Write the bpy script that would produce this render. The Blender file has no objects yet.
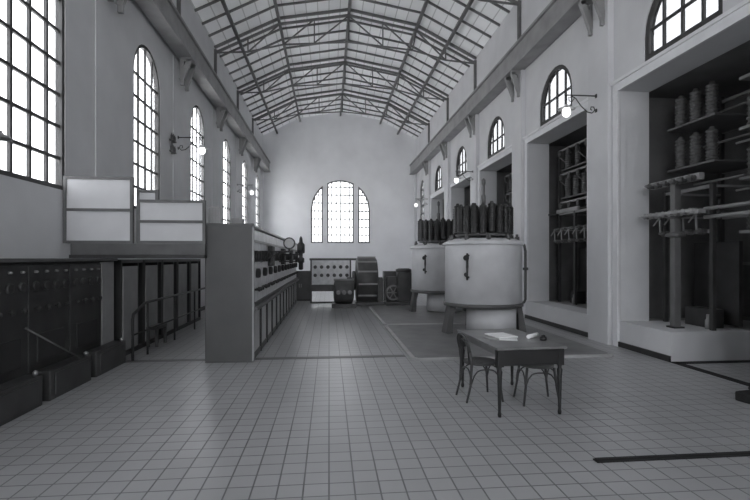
import bpy, math, random
from mathutils import Vector, Matrix
from mathutils.geometry import tessellate_polygon
random.seed(7)
S = bpy.context.scene
COL = S.collection
PI = math.pi
rad = math.radians

# ------------------------------------------------------------------ materials
def nodes_of(m):
    m.use_nodes = True
    nt = m.node_tree
    return nt, nt.nodes, nt.links

def mat(name, g, rough=0.6, metal=0.0, var=0.12, scale=3.0, bump=0.0, bscale=30.0, tint=(1, 1, 1), spec=0.5):
    m = bpy.data.materials.new(name)
    nt, N, L = nodes_of(m)
    b = N['Principled BSDF']
    b.inputs['Roughness'].default_value = rough
    b.inputs['Metallic'].default_value = metal
    b.inputs['Specular IOR Level'].default_value = spec
    tc = N.new('ShaderNodeTexCoord')
    n = N.new('ShaderNodeTexNoise')
    n.inputs['Scale'].default_value = scale
    n.inputs['Detail'].default_value = 6
    L.new(tc.outputs['Object'], n.inputs['Vector'])
    r = N.new('ShaderNodeValToRGB')
    a, c = g * (1 - var), g * (1 + var)
    r.color_ramp.elements[0].position = 0.3
    r.color_ramp.elements[1].position = 0.7
    r.color_ramp.elements[0].color = (a * tint[0], a * tint[1], a * tint[2], 1)
    r.color_ramp.elements[1].color = (c * tint[0], c * tint[1], c * tint[2], 1)
    L.new(n.outputs['Fac'], r.inputs['Fac'])
    L.new(r.outputs['Color'], b.inputs['Base Color'])
    if bump:
        n2 = N.new('ShaderNodeTexNoise')
        n2.inputs['Scale'].default_value = bscale
        n2.inputs['Detail'].default_value = 4
        L.new(tc.outputs['Object'], n2.inputs['Vector'])
        bp = N.new('ShaderNodeBump')
        bp.inputs['Strength'].default_value = bump
        bp.inputs['Distance'].default_value = 0.01
        L.new(n2.outputs['Fac'], bp.inputs['Height'])
        L.new(bp.outputs['Normal'], b.inputs['Normal'])
    return m

COOL = (0.985, 0.99, 1.01)
M = {}
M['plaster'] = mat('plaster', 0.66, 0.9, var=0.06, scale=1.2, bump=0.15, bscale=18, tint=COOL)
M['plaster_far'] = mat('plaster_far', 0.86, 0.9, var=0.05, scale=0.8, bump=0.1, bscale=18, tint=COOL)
M['moulding'] = mat('moulding', 0.78, 0.85, var=0.05, tint=COOL)
M['alcove'] = mat('alcove_shade_plaster', 0.17, 0.95, var=0.2, scale=1.5)  # shade of the unlit recess put into a dark plaster colour
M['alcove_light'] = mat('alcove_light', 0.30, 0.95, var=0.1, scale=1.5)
M['steel'] = mat('painted_steel', 0.15, 0.55, var=0.15)
M['girder'] = mat('girder_paint', 0.30, 0.6, var=0.15, scale=2)
M['iron'] = mat('dark_iron', 0.03, 0.5, var=0.25)
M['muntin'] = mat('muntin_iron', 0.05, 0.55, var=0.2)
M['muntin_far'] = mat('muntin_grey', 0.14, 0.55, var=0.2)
M['slate'] = mat('black_slate', 0.045, 0.35, var=0.35, scale=2.5)
M['dial_black'] = mat('dial_black', 0.04, 0.4, var=0.2)
M['slate_grey'] = mat('grey_slate', 0.10, 0.5, var=0.15)
M['cabinet_grey'] = mat('cabinet_grey', 0.085, 0.45, var=0.12, scale=2)
M['marble'] = mat('grey_marble', 0.68, 0.35, var=0.18, scale=5, tint=COOL)
M['marble_dark'] = mat('lower_panel', 0.52, 0.45, var=0.15, scale=4)
M['board_frame'] = mat('board_frame', 0.12, 0.6, var=0.15)
M['paper_panel'] = mat('paper_panel', 0.58, 0.8, var=0.06, scale=2, tint=COOL)
M['beam_wood'] = mat('beam_wood', 0.10, 0.6, var=0.2, scale=3)
M['tank'] = mat('tank_paint', 0.70, 0.5, var=0.10, scale=2.2, tint=COOL)
M['tank_band'] = mat('tank_band', 0.10, 0.5, var=0.15)
M['porcelain_dark'] = mat('brown_porcelain', 0.035, 0.3, var=0.2)
M['porcelain'] = mat('grey_porcelain', 0.12, 0.35, var=0.2)
M['rack_steel'] = mat('rack_steel', 0.06, 0.5, var=0.2)
M['coil'] = mat('coil_porcelain', 0.13, 0.4, var=0.2)
M['busbar'] = mat('busbar', 0.32, 0.4, metal=0.0, var=0.15)
M['brass'] = mat('bright_metal', 0.35, 0.4, metal=0.8, var=0.1)
M['plate'] = mat('chequer_plate', 0.20, 0.38, var=0.2, scale=2.5, bump=0.2, bscale=60)
M['plate_edge'] = mat('plate_edge', 0.42, 0.4, var=0.15)
M['table_wood'] = mat('table_wood', 0.18, 0.3, var=0.25, scale=4)
M['table_dark'] = mat('table_dark_wood', 0.018, 0.4, var=0.2, scale=4)
M['chair_wood'] = mat('bentwood', 0.055, 0.4, var=0.25, scale=6)
M['cane'] = mat('plywood_seat', 0.10, 0.5, var=0.2, scale=8)
M['paper'] = mat('paper', 0.85, 0.8, var=0.03)
M['machine'] = mat('machine_paint', 0.07, 0.45, var=0.25, scale=3)
M['machine_light'] = mat('machine_light', 0.25, 0.45, var=0.2)
M['enamel'] = mat('white_enamel', 0.65, 0.3, var=0.05)
M['rubber'] = mat('dark_trench', 0.012, 0.7, var=0.2)
M['strip'] = mat('floor_strip', 0.16, 0.45, var=0.15)

# wooden boarded ceiling: narrow boards running along the hall
def ceiling_mat():
    m = bpy.data.materials.new('boarded_ceiling')
    nt, N, L = nodes_of(m)
    b = N['Principled BSDF']
    b.inputs['Roughness'].default_value = 0.8
    tc = N.new('ShaderNodeTexCoord')
    br = N.new('ShaderNodeTexBrick')
    br.offset = 0.0
    br.inputs['Scale'].default_value = 1
    br.inputs['Brick Width'].default_value = 0.42
    br.inputs['Row Height'].default_value = 0.8542
    br.inputs['Mortar Size'].default_value = 0.018
    br.inputs['Mortar Smooth'].default_value = 0.1
    br.inputs['Color1'].default_value = (0.74, 0.745, 0.75, 1)
    br.inputs['Color2'].default_value = (0.82, 0.825, 0.83, 1)
    br.inputs['Mortar'].default_value = (0.5, 0.5, 0.5, 1)
    L.new(tc.outputs['Object'], br.inputs['Vector'])
    L.new(br.outputs['Color'], b.inputs['Base Color'])
    # translucence added so daylight through the boards brightens the roof
    tl = N.new('ShaderNodeBsdfTranslucent')
    L.new(br.outputs['Color'], tl.inputs['Color'])
    mx = N.new('ShaderNodeMixShader')
    mx.inputs['Fac'].default_value = 0.076
    L.new(b.outputs[0], mx.inputs[1]); L.new(tl.outputs[0], mx.inputs[2])
    L.new(mx.outputs[0], N['Material Output'].inputs['Surface'])
    return m
M['ceiling'] = ceiling_mat()

TILE = 0.193
def floor_mat():
    m = bpy.data.materials.new('square_floor_tiles')
    nt, N, L = nodes_of(m)
    b = N['Principled BSDF']
    tc = N.new('ShaderNodeTexCoord')
    br = N.new('ShaderNodeTexBrick')
    br.offset = 0.0
    br.inputs['Scale'].default_value = 1
    br.inputs['Brick Width'].default_value = TILE
    br.inputs['Row Height'].default_value = TILE
    br.inputs['Mortar Size'].default_value = 0.0075
    br.inputs['Mortar Smooth'].default_value = 0.3
    br.inputs['Color1'].default_value = (0.37, 0.373, 0.38, 1)
    br.inputs['Color2'].default_value = (0.40, 0.403, 0.41, 1)
    b.inputs['Specular IOR Level'].default_value = 1.0
    br.inputs['Mortar'].default_value = (0.13, 0.13, 0.133, 1)
    L.new(tc.outputs['Object'], br.inputs['Vector'])
    n = N.new('ShaderNodeTexNoise')
    n.inputs['Scale'].default_value = 1.3
    n.inputs['Detail'].default_value = 5
    L.new(tc.outputs['Object'], n.inputs['Vector'])
    mr = N.new('ShaderNodeMapRange')
    mr.inputs['From Min'].default_value = 0.3
    mr.inputs['From Max'].default_value = 0.7
    mr.inputs['To Min'].default_value = 0.95
    mr.inputs['To Max'].default_value = 1.05
    L.new(n.outputs['Fac'], mr.inputs['Value'])
    mx = N.new('ShaderNodeMix')
    mx.data_type = 'RGBA'
    mx.blend_type = 'MULTIPLY'
    mx.inputs['Factor'].default_value = 1
    L.new(br.outputs['Color'], mx.inputs[6])
    L.new(mr.outputs['Result'], mx.inputs[7])
    L.new(mx.outputs[2], b.inputs['Base Color'])
    mr2 = N.new('ShaderNodeMapRange')
    mr2.inputs['From Min'].default_value = 0.3
    mr2.inputs['From Max'].default_value = 0.7
    mr2.inputs['To Min'].default_value = 0.295
    mr2.inputs['To Max'].default_value = 0.315
    L.new(n.outputs['Fac'], mr2.inputs['Value'])
    L.new(mr2.outputs['Result'], b.inputs['Roughness'])
    bp = N.new('ShaderNodeBump')
    bp.invert = True
    bp.inputs['Strength'].default_value = 0.4
    bp.inputs['Distance'].default_value = 0.004
    L.new(br.outputs['Fac'], bp.inputs['Height'])
    L.new(bp.outputs['Normal'], b.inputs['Normal'])
    return m
M['floor'] = floor_mat()

def glass_mat(name, t):
    m = bpy.data.materials.new(name)
    nt, N, L = nodes_of(m)
    N.remove(N['Principled BSDF'])
    out = N['Material Output']
    tr = N.new('ShaderNodeBsdfTransparent')
    tr.inputs['Color'].default_value = (t * 0.985, t * 0.99, t, 1)
    gl = N.new('ShaderNodeBsdfGlossy')
    gl.inputs['Roughness'].default_value = 0.05
    mx = N.new('ShaderNodeMixShader')
    mx.inputs['Fac'].default_value = 0.06
    L.new(tr.outputs[0], mx.inputs[1])
    L.new(gl.outputs[0], mx.inputs[2])
    L.new(mx.outputs[0], out.inputs['Surface'])
    return m
M['glass'] = glass_mat('dimmed_window_glass', 0.52)   # two faces per pane; tint holds the window brightness down
M['clear_glass'] = glass_mat('clear_window_glass', 0.75)  # for the unseen windows added behind the viewer
M['darker_glass'] = glass_mat('darker_window_glass', 0.28)  # darker tint lowers the brightness of the right windows
M['clean_glass'] = glass_mat('clean_window_glass', 0.74)  # lighter tint lets more daylight into the far bays

def emit_mat(name, strength):
    m = bpy.data.materials.new(name)
    nt, N, L = nodes_of(m)
    b = N['Principled BSDF']
    b.inputs['Base Color'].default_value = (0.8, 0.8, 0.8, 1)
    b.inputs['Emission Color'].default_value = (1, 1, 1, 1)
    b.inputs['Emission Strength'].default_value = strength
    return m
M['globe'] = emit_mat('opal_globe', 1.6)

# ------------------------------------------------------------------ mesh builder
def frame_of(d):
    d = Vector(d).normalized()
    u = d.cross(Vector((0, 0, 1)))
    if u.length < 1e-4:
        u = d.cross(Vector((0, 1, 0)))
    u.normalize()
    return d, u, d.cross(u).normalized()

class MB:
    def __init__(s):
        s.v = []; s.f = []; s.sm = []
    def add(s, verts, faces, smooth=False):
        o = len(s.v)
        s.v += [tuple(p) for p in verts]
        for f in faces:
            s.f.append(tuple(i + o for i in f)); s.sm.append(smooth)
        return s
    def box(s, x0, x1, y0, y1, z0, z1):
        if x0 > x1: x0, x1 = x1, x0
        if y0 > y1: y0, y1 = y1, y0
        if z0 > z1: z0, z1 = z1, z0
        return s.add([(x0, y0, z0), (x1, y0, z0), (x1, y1, z0), (x0, y1, z0), (x0, y0, z1), (x1, y0, z1), (x1, y1, z1), (x0, y1, z1)],
                     [(0, 3, 2, 1), (4, 5, 6, 7), (0, 1, 5, 4), (1, 2, 6, 5), (2, 3, 7, 6), (3, 0, 4, 7)])
    def bar(s, p, q, w, h=None, up=(0, 0, 1)):
        h = h or w
        p, q = Vector(p), Vector(q)
        d = (q - p).normalized()
        upv = Vector(up)
        if abs(d.dot(upv)) > 0.99: upv = Vector((0, 1, 0))
        a = d.cross(upv).normalized() * (w / 2)
        b = a.cross(d).normalized() * (h / 2)
        vs = [p - a - b, p + a - b, p + a + b, p - a + b, q - a - b, q + a - b, q + a + b, q - a + b]
        return s.add(vs, [(0, 3, 2, 1), (4, 5, 6, 7), (0, 1, 5, 4), (1, 2, 6, 5), (2, 3, 7, 6), (3, 0, 4, 7)])
    def path(s, pts, r, n=8, closed=False):
        P = [Vector(p) for p in pts]
        R = r if isinstance(r, (list, tuple)) else [r] * len(P)
        k = len(P); o = []; u = None
        for i in range(k):
            if closed: d = P[(i + 1) % k] - P[i - 1]
            else: d = P[min(i + 1, k - 1)] - P[max(i - 1, 0)]
            d.normalize()
            if u is None: _, u, w = frame_of(d)
            else:
                u = (u - d * u.dot(d)).normalized(); w = d.cross(u).normalized()
            for j in range(n):
                a = 2 * PI * j / n
                o.append(P[i] + (u * math.cos(a) + w * math.sin(a)) * R[i])
        fs = []
        for i in range(k if closed else k - 1):
            i2 = (i + 1) % k
            for j in range(n):
                j2 = (j + 1) % n
                fs.append((i * n + j, i * n + j2, i2 * n + j2, i2 * n + j))
        s.add(o, fs, True)
        if not closed:
            b = len(s.v) - k * n
            s.f.append(tuple(b + j for j in reversed(range(n)))); s.sm.append(False)
            b += (k - 1) * n
            s.f.append(tuple(b + j for j in range(n))); s.sm.append(False)
        return s
    def lathe(s, prof, c=(0, 0, 0), axis=(0, 0, 1), n=24, smooth=True):
        c = Vector(c); d, u, w = frame_of(axis)
        vs = []; fs = []
        for (r, t) in prof:
            for j in range(n):
                a = 2 * PI * j / n
                vs.append(c + d * t + (u * math.cos(a) + w * math.sin(a)) * max(r, 0.0004))
        k = len(prof)
        for i in range(k - 1):
            for j in range(n):
                j2 = (j + 1) % n
                fs.append((i * n + j, i * n + j2, (i + 1) * n + j2, (i + 1) * n + j))
        s.add(vs, fs, smooth)
        b = len(s.v) - k * n
        s.f.append(tuple(b + j for j in reversed(range(n)))); s.sm.append(False)
        b += (k - 1) * n
        s.f.append(tuple(b + j for j in range(n))); s.sm.append(False)
        return s
    def cyl(s, p, q, r, n=16):
        p, q = Vector(p), Vector(q)
        return s.lathe([(r, 0), (r, (q - p).length)], p, q - p, n)
    def prism(s, poly, tr, a, b):
        """poly: 2-D loop; tr(u, v, t) -> 3-D point; extruded from t=a to t=b"""
        k = len(poly)
        vs = [tr(u, v, a) for u, v in poly] + [tr(u, v, b) for u, v in poly]
        tris = tessellate_polygon([[Vector((u, v, 0)) for u, v in poly]])
        fs = [tuple(t) for t in tris] + [tuple(i + k for i in reversed(t)) for t in tris]
        fs += [(i, (i + 1) % k, (i + 1) % k + k, i + k) for i in range(k)]
        return s.add(vs, fs)
    def build(s, name, m, parent=None, world=False, bevel=0.0, fix=False):
        me = bpy.data.meshes.new(name)
        off = Vector(parent.location) if (parent is not None and world) else Vector((0, 0, 0))
        if parent is not None and world and parent.parent is not None: off = off + Vector(parent.parent.location)
        me.from_pydata([tuple(Vector(p) - off) for p in s.v], [], s.f)
        me.polygons.foreach_set('use_smooth', s.sm)
        if fix:
            import bmesh
            bm = bmesh.new(); bm.from_mesh(me)
            bmesh.ops.recalc_face_normals(bm, faces=bm.faces)
            bm.to_mesh(me); bm.free()
        me.materials.append(M[m] if isinstance(m, str) else m)
        me.update()
        o = bpy.data.objects.new(name, me)
        COL.objects.link(o)
        if parent is not None: o.parent = parent
        if bevel:
            md = o.modifiers.new('Bevel', 'BEVEL'); md.width = bevel; md.segments = 2; md.limit_method = 'ANGLE'
        return o

def tag(o, label, cat=None, group=None, kind=None):
    o['label'] = label
    if cat: o['category'] = cat
    if group: o['group'] = group
    if kind: o['kind'] = kind
    return o

def thing(name, label, cat, loc=(0, 0, 0), rotz=0.0, group=None, kind=None):
    o = bpy.data.objects.new(name, None)
    o.empty_display_size = 0.2
    COL.objects.link(o)
    o.location = loc; o.rotation_euler = (0, 0, rotz)
    return tag(o, label, cat, group, kind)

def copy_tree(o, parent=None):
    c = o.copy(); COL.objects.link(c)
    if parent is not None:
        c.parent = parent
    for ch in list(o.children):
        copy_tree(ch, c)
    return c

def copy_thing(o, loc, label, rotz=None):
    c = copy_tree(o)
    c.location = loc
    if rotz is not None: c.rotation_euler = (0, 0, rotz)
    c['label'] = label
    return c

def ring(c, r, n, z=0.0):
    return [(c[0] + r * math.cos(2 * PI * i / n), c[1] + r * math.sin(2 * PI * i / n), z) for i in range(n)]

# ------------------------------------------------------------------ room dimensions
XL, XR = -4.22, 5.72
XC = 0.5 * (XL + XR)                   # hall centre line
YN, YF = -8.5, 30.68
BAY = 4.27
PIL = [0.79 + BAY * i for i in range(8)]           # pilaster lines
BAYS = [2.925 + BAY * i for i in range(7)]         # bay centres
ROOF = [(-4.97, 9.6), (-2.6, 10.80), (0, 11.26), (2.6, 10.80), (4.97, 9.6)]
ROOFX = [(XC + u, z) for u, z in ROOF]

def arch_loop(c, w, z0, zs, n=14, rise=None):
    r = w / 2; rise = rise or r
    pts = [(c - r, z0), (c + r, z0)]
    for i in range(n + 1):
        a = PI * i / n
        pts.append((c + r * math.cos(a), zs + rise * math.sin(a)))
    return pts

def rect_loop(a, b, z0, z1):
    return [(a, z0), (b, z0), (b, z1), (a, z1)]

def wall(name, label, outer, holes, tr, thick, m):
    """a wall of real thickness with openings cut through it, reveals included"""
    mb = MB()
    loops = [outer] + holes
    flat = [p for l in loops for p in l]
    tris = tessellate_polygon([[Vector((u, v, 0)) for u, v in l] for l in loops])
    k = len(flat)
    vs = [tr(u, v, 0) for u, v in flat] + [tr(u, v, thick) for u, v in flat]
    fs = [tuple(t) for t in tris] + [tuple(i + k for i in reversed(t)) for t in tris]
    o = 0
    for l in loops:
        n = len(l)
        for i in range(n):
            a, b = o + i, o + (i + 1) % n
            fs.append((a, b, b + k, a + k))
        o += n
    mb.add(vs, fs)
    ob = mb.build(name, m, fix=True)
    return tag(ob, label, None, None, 'structure')

trL = lambda u, v, t: (XL - t, u, v)
trR = lambda u, v, t: (XR + t, u, v)
trF = lambda u, v, t: (u, YF + t, v)
trN = lambda u, v, t: (u, YN - t, v)
ZW = 9.62

left_loops = [arch_loop(c, 1.63, 2.83, 5.86) for c in BAYS]
TW = 0.16
TR = 0.62
TP = 0.15
wl = wall('wall_left', 'long plaster side wall with the tall arched windows', rect_loop(YN - 0.4, YF + 0.4, -0.05, ZW), left_loops, trL, TW, 'plaster')

OPW = 3.17
ZS, ZT = 0.5, 5.05
right_small = [arch_loop(c, 1.72, 5.32, 5.75) for c in BAYS[:6]]
right_tall = arch_loop(BAYS[6], 1.3, 3.5, 5.9)
right_open = []
for i, c in enumerate(BAYS[:6]):
    right_open.append(rect_loop(c - OPW / 2, c + OPW / 2, ZS if i > 1 else 0.0, ZT))
wr = wall('wall_right', 'long plaster side wall with switch bays and half round windows', rect_loop(YN - 0.4, YF + 0.4, -0.05, ZW),
          right_small + [right_tall] + right_open, trR, TP, 'plaster')

RA, ZA, ZB = 1.92, 4.9, 2.73           # end window: radius, springing, sill
def light_loop(a, b, n=10):
    za = lambda x: ZA + math.sqrt(max(0.0, RA * RA - x * x))
    pts = [(XC + a, ZB), (XC + b, ZB)]
    for i in range(n + 1):
        x = b + (a - b) * i / n
        pts.append((XC + x, za(x)))
    return pts
end_loops = [light_loop(-1.92, -1.15), light_loop(-0.86, 0.86), light_loop(1.15, 1.92)]
outer_end = [(XL - 0.4, -0.05), (XR + 0.6, -0.05), (XR + 0.6, 9.6)] + [(x, z + 0.1) for x, z in reversed(ROOFX)] + [(XL - 0.4, 9.6)]
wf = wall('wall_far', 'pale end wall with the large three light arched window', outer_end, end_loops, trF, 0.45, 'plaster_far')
near_loops = [arch_loop(XC + d, 2.4, 2.2, 7.0 if d == 0 else 6.2) for d in (-3.1, 0, 3.1)]  # unseen windows added to brighten the hall from behind the camera
wn = wall('wall_near', 'wall with three tall windows behind the viewer', outer_end, near_loops, trN, 0.3, 'plaster')

# the piers between the switch bays are deeper than the wall above
edges = [0.5] + [e for c in BAYS[:6] for e in (c - OPW / 2, c + OPW / 2)] + [26.4]
for a, b in zip(edges[0::2], edges[1::2]):
    MB().box(XR + TP - 0.004, XR + TR, a, b, 0, 5.2).build('jamb', 'plaster', wr)
for i, c in enumerate(BAYS[:6]):
    MB().box(XR + TP - 0.004, XR + TR, c - OPW / 2, c + OPW / 2, ZT, 5.2).build('lintel', 'plaster', wr)
    if i > 1: MB().box(XR + TP - 0.004, XR + TR, c - OPW / 2, c + OPW / 2, 0, ZS).build('sill', 'plaster', wr)
# pilasters are part of the side walls
for i, y in enumerate(PIL):
    MB().box(XL - 0.02, XL + 0.02, y - 0.36, y + 0.36, 0, 7.25).build('pilaster', 'plaster', wl)
    MB().box(XR - 0.13, XR + 0.02, y - 0.36, y + 0.36, 0, 7.25).build('pilaster', 'plaster', wr)
# raised plaster surround of each switch bay
for i, c in enumerate(BAYS[:6]):
    a, b = c - OPW / 2, c + OPW / 2
    mb = MB()
    mb.box(XR - 0.05, XR + 0.01, a - 0.16, a, 0.5 if i > 1 else 0.0, ZT + 0.16)
    mb.box(XR - 0.05, XR + 0.01, b, b + 0.16, 0.5 if i > 1 else 0.0, ZT + 0.16)
    mb.box(XR - 0.05, XR + 0.01, a, b, ZT, ZT + 0.16)
    mb.box(XR - 0.08, XR + 0.01, a - 0.2, b + 0.2, ZT + 0.16, ZT + 0.22)
    mb.build('architrave', 'moulding', wr)

# floor
fl = MB().box(XL - 0.4, XR + 3.0, YN - 0.4, YF + 0.4, -0.12, 0.0).build('floor', 'floor')
tag(fl, 'grey square tiled floor of the hall', None, None, 'structure')
st = MB().box(XL + 0.8, 1.35, 8.22, 8.40, -0.02, 0.004).build('trim_1', 'strip')
tag(st, 'dark seam strip across the tiled aisle', None, None, 'structure')
bb = MB().box(XR - 0.035, XR + 0.01, 7.38, YF, 0, 0.10).build('baseboard_right', 'iron')
tag(bb, 'dark skirting along the right wall', None, None, 'structure')
bl = MB().box(XL - 0.01, XL + 0.03, YN, YF, 0, 0.12).build('baseboard_left', 'iron')
tag(bl, 'dark skirting along the left wall', None, None, 'structure')
tr2 = MB().box(XR - 0.03, XR + 0.12, 4.2, 7.38, -0.02, 0.006).build('trim_2', 'rubber')
tag(tr2, 'dark channel in the floor before the near switch bay', None, None, 'structure')
tr3 = MB().box(XR + 0.0, XR + 2.4, 7.22, 7.375, -0.02, 0.006).build('trim_3', 'rubber')
tag(tr3, 'dark channel at the foot of the switch bay step', None, None, 'structure')

# switch bay recess behind the right wall
XA = XR + TR
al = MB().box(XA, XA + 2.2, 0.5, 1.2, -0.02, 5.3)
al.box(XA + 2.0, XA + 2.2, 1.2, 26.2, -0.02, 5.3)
ao = al.build('wall_alcove', 'alcove'); tag(ao, 'back wall of the switch bays, coloured dark for shade', None, None, 'structure')
ac = MB().box(XA, XA + 2.2, 0.5, 26.2, 5.10, 5.3).build('ceiling_alcove', 'alcove'); tag(ac, 'ceiling of the switch bays, coloured dark for shade', None, None, 'structure')
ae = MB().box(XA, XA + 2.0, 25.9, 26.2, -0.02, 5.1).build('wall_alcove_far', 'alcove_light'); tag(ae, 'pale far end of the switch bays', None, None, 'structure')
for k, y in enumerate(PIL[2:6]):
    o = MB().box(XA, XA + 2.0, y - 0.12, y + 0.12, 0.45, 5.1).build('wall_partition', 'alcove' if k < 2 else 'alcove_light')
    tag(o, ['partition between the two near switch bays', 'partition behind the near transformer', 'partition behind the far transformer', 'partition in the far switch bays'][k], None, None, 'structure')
pf = MB().box(XR + 0.001, XA + 2.0, 7.38, BAYS[1] + OPW / 2, -0.02, ZS)
pl = pf.build('floor_step', 'plaster'); tag(pl, 'raised plaster step of the near switch bay', None, None, 'structure')
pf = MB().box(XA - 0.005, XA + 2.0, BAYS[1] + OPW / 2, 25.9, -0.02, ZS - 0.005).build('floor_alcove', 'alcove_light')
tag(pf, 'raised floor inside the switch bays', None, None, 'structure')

# ceiling
outer = [(x, z) for x, z in ROOFX]
outer = [(ROOFX[0][0] - 0.5, 9.36)] + outer + [(ROOFX[-1][0] + 0.7, 9.26)]
poly = outer + [(x, z + 0.22) for x, z in reversed(outer)]
ce = MB().prism(poly, lambda u, v, t: (u, t, v), YN - 0.4, YF + 0.5).build('ceiling', 'ceiling', fix=True)
tag(ce, 'pale boarded barrel shaped ceiling', None, None, 'structure')

# steel rafters between the trusses and long purlins
def roof_z(u):
    for (a, za), (b, zb) in zip(ROOF, ROOF[1:]):
        if a <= u <= b: return za + (zb - za) * (u - a) / (b - a)
    return 9.6
nb = 0
raf = None
for i in range(len(PIL) - 1):
    for k in range(1, 5):
        y = PIL[i] + BAY * k / 5
        if raf is None:
            mb = MB()
            for (a, za), (b, zb) in zip(ROOF, ROOF[1:]):
                mb.bar((a, 0, za - 0.05), (b, 0, zb - 0.04), 0.05, 0.07)
            raf = mb.build('rafter', 'steel'); raf.location = (XC, y, 0); o = raf
        else:
            o = raf.copy(); COL.objects.link(o); o.location = (XC, y, 0)
        tag(o, 'thin steel rafter under the boarded ceiling', None, 'rafters between the roof trusses', 'structure')
for u, lab in ((-4.05, 'purlin along the left edge of the roof'), (-2.6, 'purlin along the left bend of the roof'), (0, 'purlin along the ridge of the roof'),
               (2.6, 'purlin along the right bend of the roof'), (3.75, 'purlin along the right edge of the roof')):
    z = roof_z(u) - (0.22 if abs(u) < 3 else 0.30)
    mb = MB().box(XC + u - 0.05, XC + u + 0.05, YN, YF, z - 0.05, z + 0.05)
    o = mb.build('purlin', 'steel'); tag(o, lab, None, 'roof purlins', 'structure')

# roof trusses
def make_truss():
    t = thing('roof_truss', '', None, kind='structure', group='roof trusses')
    mb = MB()
    for (a, za), (b, zb) in zip(ROOF, ROOF[1:]):
        mb.bar((a, 0, za - 0.07), (b, 0, zb - 0.07), 0.08, 0.09)
    mb.build('top_chord', 'steel', t)
    mb = MB()
    low2 = [(-4.95, 9.33), (-2.6, 10.51), (0, 10.97), (2.6, 10.51), (4.95, 9.33)]
    for (a, za), (b, zb) in zip(low2, low2[1:]):
        mb.bar((a, 0, za), (b, 0, zb), 0.08, 0.08)
    mb.build('second_chord', 'steel', t)
    mb = MB()
    low = [(-4.95, 9.34), (-3.75, 9.42), (-2.45, 9.75), (0, 9.95), (2.45, 9.75), (3.75, 9.42), (4.95, 9.34)]
    for (a, za), (b, zb) in zip(low, low[1:]):
        mb.bar((a, 0, za), (b, 0, zb), 0.05, 0.05)
    mb.build('tie_rod', 'steel', t)
    mb = MB()
    for sgn in (-1, 1):
        for (a, za), (b, zb) in (((3.75, 9.42), (2.6, 10.5)), ((3.75, 9.42), (3.75, 9.98)), ((2.45, 9.75), (2.6, 10.5)), ((2.45, 9.75), (1.3, 10.75)),
                                 ((1.3, 9.86), (1.3, 10.75)), ((1.3, 9.86), (0, 10.95)), ((0, 9.95), (0, 10.95))):
            mb.bar((sgn * a, 0, za), (sgn * b, 0, zb), 0.045, 0.045)
    mb.build('bracing', 'steel', t)
    for sgn in (-1, 1):
        MB().bar((sgn * 4.93, 0, 7.95), (sgn * 4.93, 0, 9.45), 0.10, 0.10).build('post', 'steel', t)
    return t
tr_lab = ['roof truss behind the viewer', 'roof truss above the viewer', 'roof truss over the notice boards', 'roof truss before the first fully seen one',
          'steel roof truss nearest of those seen whole', 'steel roof truss second of those seen whole', 'steel roof truss second from the end wall', 'steel roof truss close against the end wall']
t0 = make_truss(); t0['label'] = tr_lab[0]; t0.location = (XC, PIL[0], 0)
for i, y in enumerate(PIL[1:7], 1):
    copy_thing(t0, (XC, y, 0), tr_lab[i])

# crane girders on brackets
for sgn, xi, nm in ((-1, XL + 0.42, 'left'), (1, XR - 0.37, 'right')):
    g = thing('crane_girder', 'long steel crane girder along the %s' % ('wall of tall windows' if sgn < 0 else 'wall of half round windows'), 'girder', (xi, 0, 7.25), 0, 'crane girders')
    s = sgn
    mb = MB()
    mb.box(0, s * 0.03, YN, YF, 0.04, 0.60)
    mb.box(-s * 0.06, s * 0.34, YN, YF, 0.0, 0.05)
    mb.box(-s * 0.06, s * 0.30, YN, YF, 0.58, 0.65)
    mb.build('web', 'girder', g)
    MB().box(s * 0.05, s * 0.11, YN, YF, 0.65, 0.73).build('rail', 'steel', g)
    for i, y in enumerate(PIL[:-1]):
        mb = MB()
        for dy in (-0.22, 0.22):
            mb.bar((s * 0.02, y + dy, -0.04), (s * 0.24, y + dy, -0.62), 0.10, 0.12)
            mb.bar((-s * 0.02, y + dy, -0.05), (s * 0.25, y + dy, -0.05), 0.10, 0.10)
            mb.bar((s * 0.22, y + dy, 0.0), (s * 0.22, y + dy, -0.75), 0.10, 0.07)
        mb.build('bracket', 'girder', g)

# ------------------------------------------------------------------ windows
def offset_loop(lp, d):
    n = len(lp); out = []
    for i in range(n):
        p0, p1, p2 = Vector(lp[i - 1]), Vector(lp[i]), Vector(lp[(i + 1) % n])
        a, b = p1 - p0, p2 - p1
        if a.length < 1e-6: a = b
        if b.length < 1e-6: b = a
        n1 = Vector((-a.y, a.x)).normalized(); n2 = Vector((-b.y, b.x)).normalized()
        m = n1 + n2
        m = m / max(0.3, m.length_squared / 2)
        out.append(tuple(p1 + m * d))
    return out

def span(lp, val, axis):
    val += 1.3e-4
    xs = []
    n = len(lp)
    for i in range(n):
        a, b = lp[i], lp[(i + 1) % n]
        if (a[axis] - val) * (b[axis] - val) < 0:
            t = (val - a[axis]) / (b[axis] - a[axis])
            xs.append(a[1 - axis] + t * (b[1 - axis] - a[1 - axis]))
    return (min(xs), max(xs)) if len(xs) >= 2 else None

WN = [0]
def dedupe(lp):
    out = []
    for p in lp:
        if not out or (Vector(p) - Vector(out[-1])).length > 1e-4: out.append(p)
    if (Vector(out[0]) - Vector(out[-1])).length < 1e-4: out.pop()
    return out

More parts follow.
